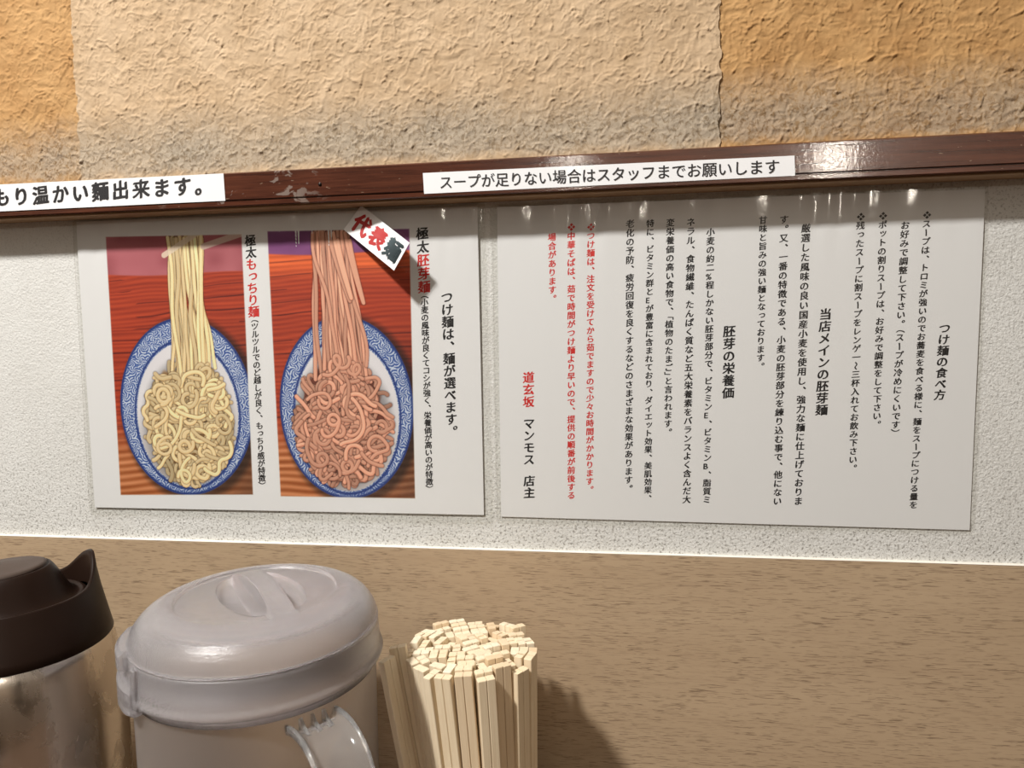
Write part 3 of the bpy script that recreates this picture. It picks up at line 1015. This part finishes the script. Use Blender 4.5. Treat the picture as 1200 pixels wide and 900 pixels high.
# skirt and underside
sk = [(64.4, -158.8), (64.5, -159.4), (64.0, -159.9), (61.0, -159.8)]
und_r = np.array([61.0, 58, 54, 48, 40, 25, 0.05]); und_z = np.array([-158.5, -152.5, -149, -149.2, -152.5, -153, -153.0])
Xs = np.concatenate([X] + [np.outer(np.cos(ang), [r]) for r, _ in sk] + [np.outer(np.cos(ang), und_r)], 1)
Ys = np.concatenate([Y] + [np.outer(np.sin(ang), [r]) for r, _ in sk] + [np.outer(np.sin(ang), und_r)], 1)
Zs = np.concatenate([Z] + [np.full((na, 1), z) for _, z in sk] + [np.broadcast_to(und_z, (na, len(und_z)))], 1)
V = np.stack([Xs + PX, Ys + PY, Zs], -1).reshape(-1, 3)
lid = fix_normals(mesh('lid', V, grid_faces(na, Xs.shape[1], wrap_u=True), M['frost'], pit, smooth=True))
lid['label'] = 'domed frosted lid with a raised grip bar between two finger scoops'


def arc_block(name, r0, r1, z0, z1, t0, t1, mat, parent, bev=1.2, bulge=0.0):
    n = 24
    V = []
    for i in range(n):
        t = math.radians(t0 + (t1 - t0) * i / (n - 1))
        k = min(i, n - 1 - i) / (n - 1)
        s = math.sqrt(max(0.0, 1 - (1 - min(1, k / 0.12)) ** 2))
        ro = r0 + 0.4 + (r1 - r0 - 0.4) * (0.25 + 0.75 * s) + bulge * math.sin(PI * i / (n - 1))
        zc, zh = (z0 + z1) / 2, (z1 - z0) / 2 * (0.80 + 0.20 * s)
        for (r, z) in ((r0, zc - zh), (ro - bev, zc - zh), (ro, zc - zh + bev), (ro, zc + zh - bev), (ro - bev, zc + zh), (r0, zc + zh)):
            V.append((PX + r * math.cos(t), PY + r * math.sin(t), z))
    F = [tuple(f) for f in grid_faces(n, 6, wrap_v=True)] + [tuple(range(6)), tuple(range(6 * n - 1, 6 * n - 7, -1))]
    return fix_normals(mesh(name, V, F, mat, parent, smooth=False))


arc_block('lid_tab', 63.0, 68.5, -167.5, -156.5, -166, -133, M['frost'], pit, 2.0, 0.6)
arc_block('spout_lug', 63.0, 68.5, -185.5, -170.5, -168, -121, M['frost'], pit, 2.0, 0.6)
arc_block('spout_lug', 63.5, 66.6, -181, -160.5, -124.5, -119.5, M['frost'], pit, 0.6)

# clear handle: a trough-shaped strap looping out from the wall
ha = math.radians(-40)
er, et = np.array([math.cos(ha), math.sin(ha), 0]), np.array([-math.sin(ha), math.cos(ha), 0])
path = smooth_curve([(61.5, -191), (69, -189.5), (80, -191), (91, -198), (98, -212), (100.5, -234), (99, -262), (93, -295), (82, -322), (70, -336), (60.8, -340)], 7)
cross = [(-13.5, 3.4), (-12.6, 4.2), (-11.4, 3.4), (-10.6, 0.6), (-6, -0.4), (0, -0.7), (6, -0.4), (10.6, 0.6), (11.4, 3.4), (12.6, 4.2), (13.5, 3.4),
         (13.0, -0.6), (11, -2.4), (6, -3.4), (0, -3.7), (-6, -3.4), (-11, -2.4), (-13.0, -0.6)]
V = []
for i, (rho, z) in enumerate(path):
    a, b = path[max(i - 1, 0)], path[min(i + 1, len(path) - 1)]
    d = (b - a) / np.linalg.norm(b - a); nrm = np.array([-d[1], d[0]])
    if i == 0 or True:
        nrm = np.array([-d[1], d[0]])
    for (s, h) in cross:
        q = er * (rho + nrm[0] * h) + np.array([0, 0, z + nrm[1] * h]) + et * s
        V.append((PX + q[0], PY + q[1], q[2]))
kc = len(cross)
F = [tuple(f) for f in grid_faces(len(path), kc, wrap_v=True)] + [tuple(range(kc)), tuple(range(len(V) - 1, len(V) - kc - 1, -1))]
hd = fix_normals(mesh('handle', V, F, M['clear'], pit, smooth=True))
hd['label'] = 'clear trough-shaped handle'
for s in (-6, 0, 6):      # moulded ribs where the handle meets the wall
    pr = [(62.4, -185.5), (66.0, -188.6), (72.0, -190.0), (70.5, -192.8), (62.4, -194)]
    V = []
    for w_ in (-0.9, 0.9):
        for rho, z in pr:
            q = er * rho + et * (s + w_); V.append((PX + q[0], PY + q[1], z))
    F = [(0, 1, 2, 3, 4), (9, 8, 7, 6, 5)] + [(i, (i + 1) % 5, (i + 1) % 5 + 5, i + 5) for i in range(5)]
    fix_normals(mesh('rib', V, F, M['clear'], hd))

# ------------------------------------------------------------------ stainless vacuum jug
TX, TY = -360.0, -106.0
jug = thing('vacuum_jug', (TX, TY, ZC), 'stainless steel vacuum jug with a dark brown lid, at the left edge', 'jug')
prof = [(0.05, ZC + 0.3), (50, ZC + 0.3), (54, ZC + 3), (55.5, ZC + 10), (56.3, -340), (56.3, -255), (55.6, -225), (54.0, -205), (51.6, -191), (49.8, -184.5), (49.0, -183.0), (0.05, -183.0)]
V, F = lathe(prof, 144, TX, TY)
fix_normals(mesh('body', V, F, M['steel'], jug, smooth=True))
o = jug.children[0]
TS = math.radians(60)         # the spout's direction
RIMZ, RIMR = -154.5, 44.5
na = 220
ang = np.linspace(0, 2 * PI, na, endpoint=False)
dth = (ang - TS + PI) % (2 * PI) - PI
sp_w = np.exp(-(np.abs(dth) / 0.42) ** 2.2)
rings = []
for k, (t, z, r) in enumerate([(0, -185.0, 50.0), (0.03, -184.2, 50.6), (0.15, -179.5, 49.4), (0.4, -171.5, 46.9), (0.65, -164.5, 44.0), (0.85, -159, 41.6), (0.96, -156.0, 40.5), (1.0, -155.3, 40.1)]):
    f = t ** 1.6
    rings.append((r + sp_w * 3.6 * f, z + sp_w * 16.5 * f ** 1.3))
for k, (t, z, r) in enumerate([(1.0, -155.5, 38.6), (0.95, -157.5, 38.1), (0.7, -163.5, 38.1), (0.6, -165.0, 38.1)]):
    f = t ** 1.6
    rings.append((r + sp_w * 3.2 * f - sp_w * 0.4, z + sp_w * 16.2 * f ** 1.3))
V = np.stack([np.stack([TX + r * np.cos(ang), TY + r * np.sin(ang), np.broadcast_to(z, ang.shape)], -1) for r, z in rings], 1).reshape(-1, 3)
col = fix_normals(mesh('collar', V, grid_faces(na, len(rings), wrap_u=True), M['brown'], jug, smooth=True))
col['label'] = 'dark brown collar drawn out into a pouring spout'


def jug_lid(x, y):
    r = np.hypot(x, y)
    a = math.radians(20)
    u = x * math.cos(a) + y * math.sin(a); v = -x * math.sin(a) + y * math.cos(a)
    u = u + 7.0
    e = np.sqrt((u / 41.0) ** 2 + (v / 37.0) ** 2)
    z = -159.5 + 1.3 * np.exp(-((r - 35.2) / 1.4) ** 2)
    body = np.clip(1 - e, 0, 1)
    up = sstep(0.0, 0.42, 1 - e) ** 1.15
    z = z + 20.5 * up + 2.2 * sstep(0.45, 1.0, 1 - e) + 0.05 * u * up
    return z, e


rads = np.linspace(0.05, 37.3, 90)
X = np.outer(np.cos(ang), rads); Y = np.outer(np.sin(ang), rads)
Z, E_ = jug_lid(X, Y)
groove = np.exp(-((E_ - 0.60) / 0.018) ** 2)
Z = Z - 1.6 * groove
wall_r = [(37.4, -161.0), (37.3, -167.0)]
Xs = np.concatenate([X] + [np.outer(np.cos(ang), [r]) for r, _ in wall_r], 1); Ys = np.concatenate([Y] + [np.outer(np.sin(ang), [r]) for r, _ in wall_r], 1)
Zs = np.concatenate([Z] + [np.full((na, 1), z) for _, z in wall_r], 1)
V = np.stack([Xs + TX, Ys + TY, Zs], -1).reshape(-1, 3)
jl = fix_normals(mesh('lid', V, grid_faces(na, Xs.shape[1], wrap_u=True), M['brown'], jug, smooth=True))
# push plate let into the lid's top
V = []
nt, nrad = 120, 14
for i in range(nt):
    th = 2 * PI * i / nt
    for j in range(nrad):
        e_ = 0.02 + 0.565 * j / (nrad - 1)
        a = math.radians(20)
        u = 41.0 * e_ * math.cos(th) - 7.0; v = 37.0 * e_ * math.sin(th)
        x, y = u * math.cos(a) - v * math.sin(a), u * math.sin(a) + v * math.cos(a)
        z = float(jug_lid(np.array(x), np.array(y))[0]) + 0.9 - (0.7 if j == nrad - 1 else 0)
        V.append((TX + x, TY + y, z))
    V.append((TX + x, TY + y, z - 2.0))
F = grid_faces(nt, nrad + 1, wrap_u=True)
pp = fix_normals(mesh('push_plate', V, F, M['brown_matte'], jl, smooth=True))
pp['label'] = 'greyish brown matte push plate on the lid'

# ------------------------------------------------------------------ chopsticks in their cup
BX, BY, BZ = -88.7, -72.0, -189.5
cup = thing('chopstick_holder', (BX + 7, BY, ZC), 'round brown cup holding the bundle of wooden chopsticks', 'holder')
hp = [(0.05, ZC + 0.3), (46, ZC + 0.3), (48, ZC + 2.3), (49, -300), (48.4, -298.8), (46.8, -298.8), (46.2, -300), (45.2, ZC + 4), (44, ZC + 2.6), (0.05, ZC + 2.6)]
V, F = lathe(hp, 72, BX + 7, BY)
fix_normals(mesh('cup', V, F, M['holder'], cup, smooth=True))

LEN = 202.0
SW, SD = 4.78, 4.85           # one stick of a pair, at the top


def pair_mesh(name, seed):
    r = np.random.default_rng(seed)
    V, F = [], []
    for s in (-1, 1):
        cx = s * (SW / 2 + 0.10)
        b = len(V)
        rings = [(0.0, 0.58), (60, 0.70), (130, 0.97), (LEN - 0.35, 1.0), (LEN, 0.93)]
        for z, k in rings:
            zz = z + (r.normal(0, 0.15) if z >= LEN - 1 else 0)
            w_, d_ = SW / 2 * k, SD / 2 * k
            c = 0.35
            xc = s * (SW / 2 * k + 0.10)
            for (a, bb) in ((-w_ + c, -d_), (w_ - c, -d_), (w_, -d_ + c), (w_, d_ - c), (w_ - c, d_), (-w_ + c, d_), (-w_, d_ - c), (-w_, -d_ + c)):
                V.append((xc + a, bb, zz))
        for k in range(len(rings) - 1):
            for i in range(8):
                j = (i + 1) % 8
                F.append((b + k * 8 + i, b + k * 8 + j, b + k * 8 + 8 + j, b + k * 8 + 8 + i))
        F.append(tuple(b + i for i in range(7, -1, -1))); F.append(tuple(b + (len(rings) - 1) * 8 + i for i in range(8)))
    return V, F


protos = [mesh('disposable_chopsticks', *pair_mesh('p', k), M['stick']) for k in range(5)]
PACK = [(1.0,-0.9,0.64),(-0.1,4.7,0.65),(4.7,-4.5,0.62),(-7.1,-1.4,1.76),(8.9,5.1,0.64),(-5.1,-8.8,0.12),(-6.5,9.2,2.22),(9.3,-7.4,0.62),(4.6,11.3,2.22),(-2.5,12.3,2.22),(12.5,1.5,0.62),(0.5,-13.2,0.12),(-12.8,4.4,1.27),(-14.4,-3.9,0.12),(11.0,-12.5,0.58),(-12.3,-11.2,1.69),(10.5,14.0,2.46),(17.7,-1.8,0.50),(-6.6,-16.5,1.69),(1.9,-18.2,0.11),(-17.8,5.5,1.27),(2.3,19.3,0.33),(18.4,7.1,2.03),(-8.1,18.5,0.41),(19.3,-7.0,0.57),(-17.4,-11.8,1.69),(-15.0,15.7,1.98),(16.7,-14.9,0.59),(14.5,17.2,2.45),(3.4,-23.2,0.10),(0.5,24.0,0.33),(11.5,-21.2,2.09),(-24.2,-5.1,0.12),(22.5,10.4,2.02),(-22.0,11.8,1.08),(-10.0,23.1,0.41),(-12.4,-22.5,2.64),(25.8,0.4,1.67),(-26.6,2.4,1.53),(8.0,25.7,1.92),(19.2,-19.2,0.59),(-25.1,-10.3,0.12),(-4.9,-26.8,1.43),(24.3,-12.8,2.15),(-21.8,-18.0,2.26),(3.0,-28.3,0.10),(15.7,23.8,2.28),(-1.4,28.7,0.32),(-20.6,21.6,0.67),(27.1,12.6,2.01),(-12.3,27.7,0.41),(23.8,19.4,0.46),(30.6,2.8,1.67),(30.4,-7.9,1.31),(13.5,-28.7,0.44),(-31.7,3.0,1.53),(22.2,-23.3,0.59),(-28.0,16.5,2.64),(-30.4,11.9,2.66),(-13.6,-30.5,1.10),(3.9,-33.3,0.10),(-27.6,-18.9,2.23),(-20.5,-26.6,2.49),(-33.0,-8.1,1.71),(-3.7,34.0,0.16),(-6.5,-34.2,2.95),(-23.1,26.0,0.67),(6.9,34.3,2.92),(31.7,14.7,2.01),(16.8,30.8,2.64),(23.8,26.0,0.66),(-14.6,32.3,0.42),(35.6,3.7,1.67),(31.4,-18.0,0.95),(35.7,-8.2,1.34),(15.6,-33.3,0.43)]
GRP = 'wooden chopsticks in the round bundle'
COMMON = 'pale wooden disposable chopstick pair packed upright inside the round bundle'
front = sorted([i for i, p in enumerate(PACK) if p[1] - 0.25 * p[0] < 0 and math.hypot(p[0], p[1]) > 33.5 and (p[0] * 0.24 - p[1] * 0.97) > 16], key=lambda i: PACK[i][0])
ORD = ['leftmost', 'second from left', 'third from left', 'fourth from left', 'fifth from left', 'sixth from left', 'seventh from left', 'eighth from left',
       'ninth from left', 'tenth from left', 'eleventh from left', 'twelfth from left']
used = [0] * 5


def stand(i, top, bot, ang_, hz):
    k = i % 5
    if used[k]: o = protos[k].copy(); C.objects.link(o)
    else: o = protos[k]; used[k] = 1
    t, b = np.array(top), np.array(bot)
    d = t - b; L = np.linalg.norm(d); d /= L
    q = Vector((0, 0, 1)).rotation_difference(Vector(d))
    o.rotation_mode = 'QUATERNION'
    from mathutils import Quaternion
    o.rotation_quaternion = q @ Quaternion((0, 0, 1), ang_)
    o.location = b * MM
    o.scale = (1, 1, L / LEN)
    return o


for i, (x, y, a) in enumerate(PACK):
    dz = random.gauss(0, 1.3)
    o = stand(i, (BX + x * 1.06, BY + y * 1.06, BZ + dz), (BX + 12 + x * 0.66, BY + y * 0.66, ZC + 3.0), a, 0)
    if i in front:
        tag(o, 'wooden chopstick pair in the front row of the bundle, ' + ORD[front.index(i)], 'chopsticks', GRP)
    else:
        tag(o, COMMON, 'chopsticks', GRP)
# two pairs leaning out at the left of the bundle
t1, t2 = at(453, 772, -97), at(466, 757, -86)
o = stand(101, t1, (t1[0] + 34, -98, ZC + 3.2), 1.15, 0)
tag(o, 'wooden chopstick pair leaning outward, leftmost of all beside the pitcher', 'chopsticks', GRP)
o = stand(103, t2, (t2[0] + 34, -88, ZC + 3.2), 0.15, 0)
tag(o, 'wooden chopstick pair leaning outward just behind the leftmost pair', 'chopsticks', GRP)
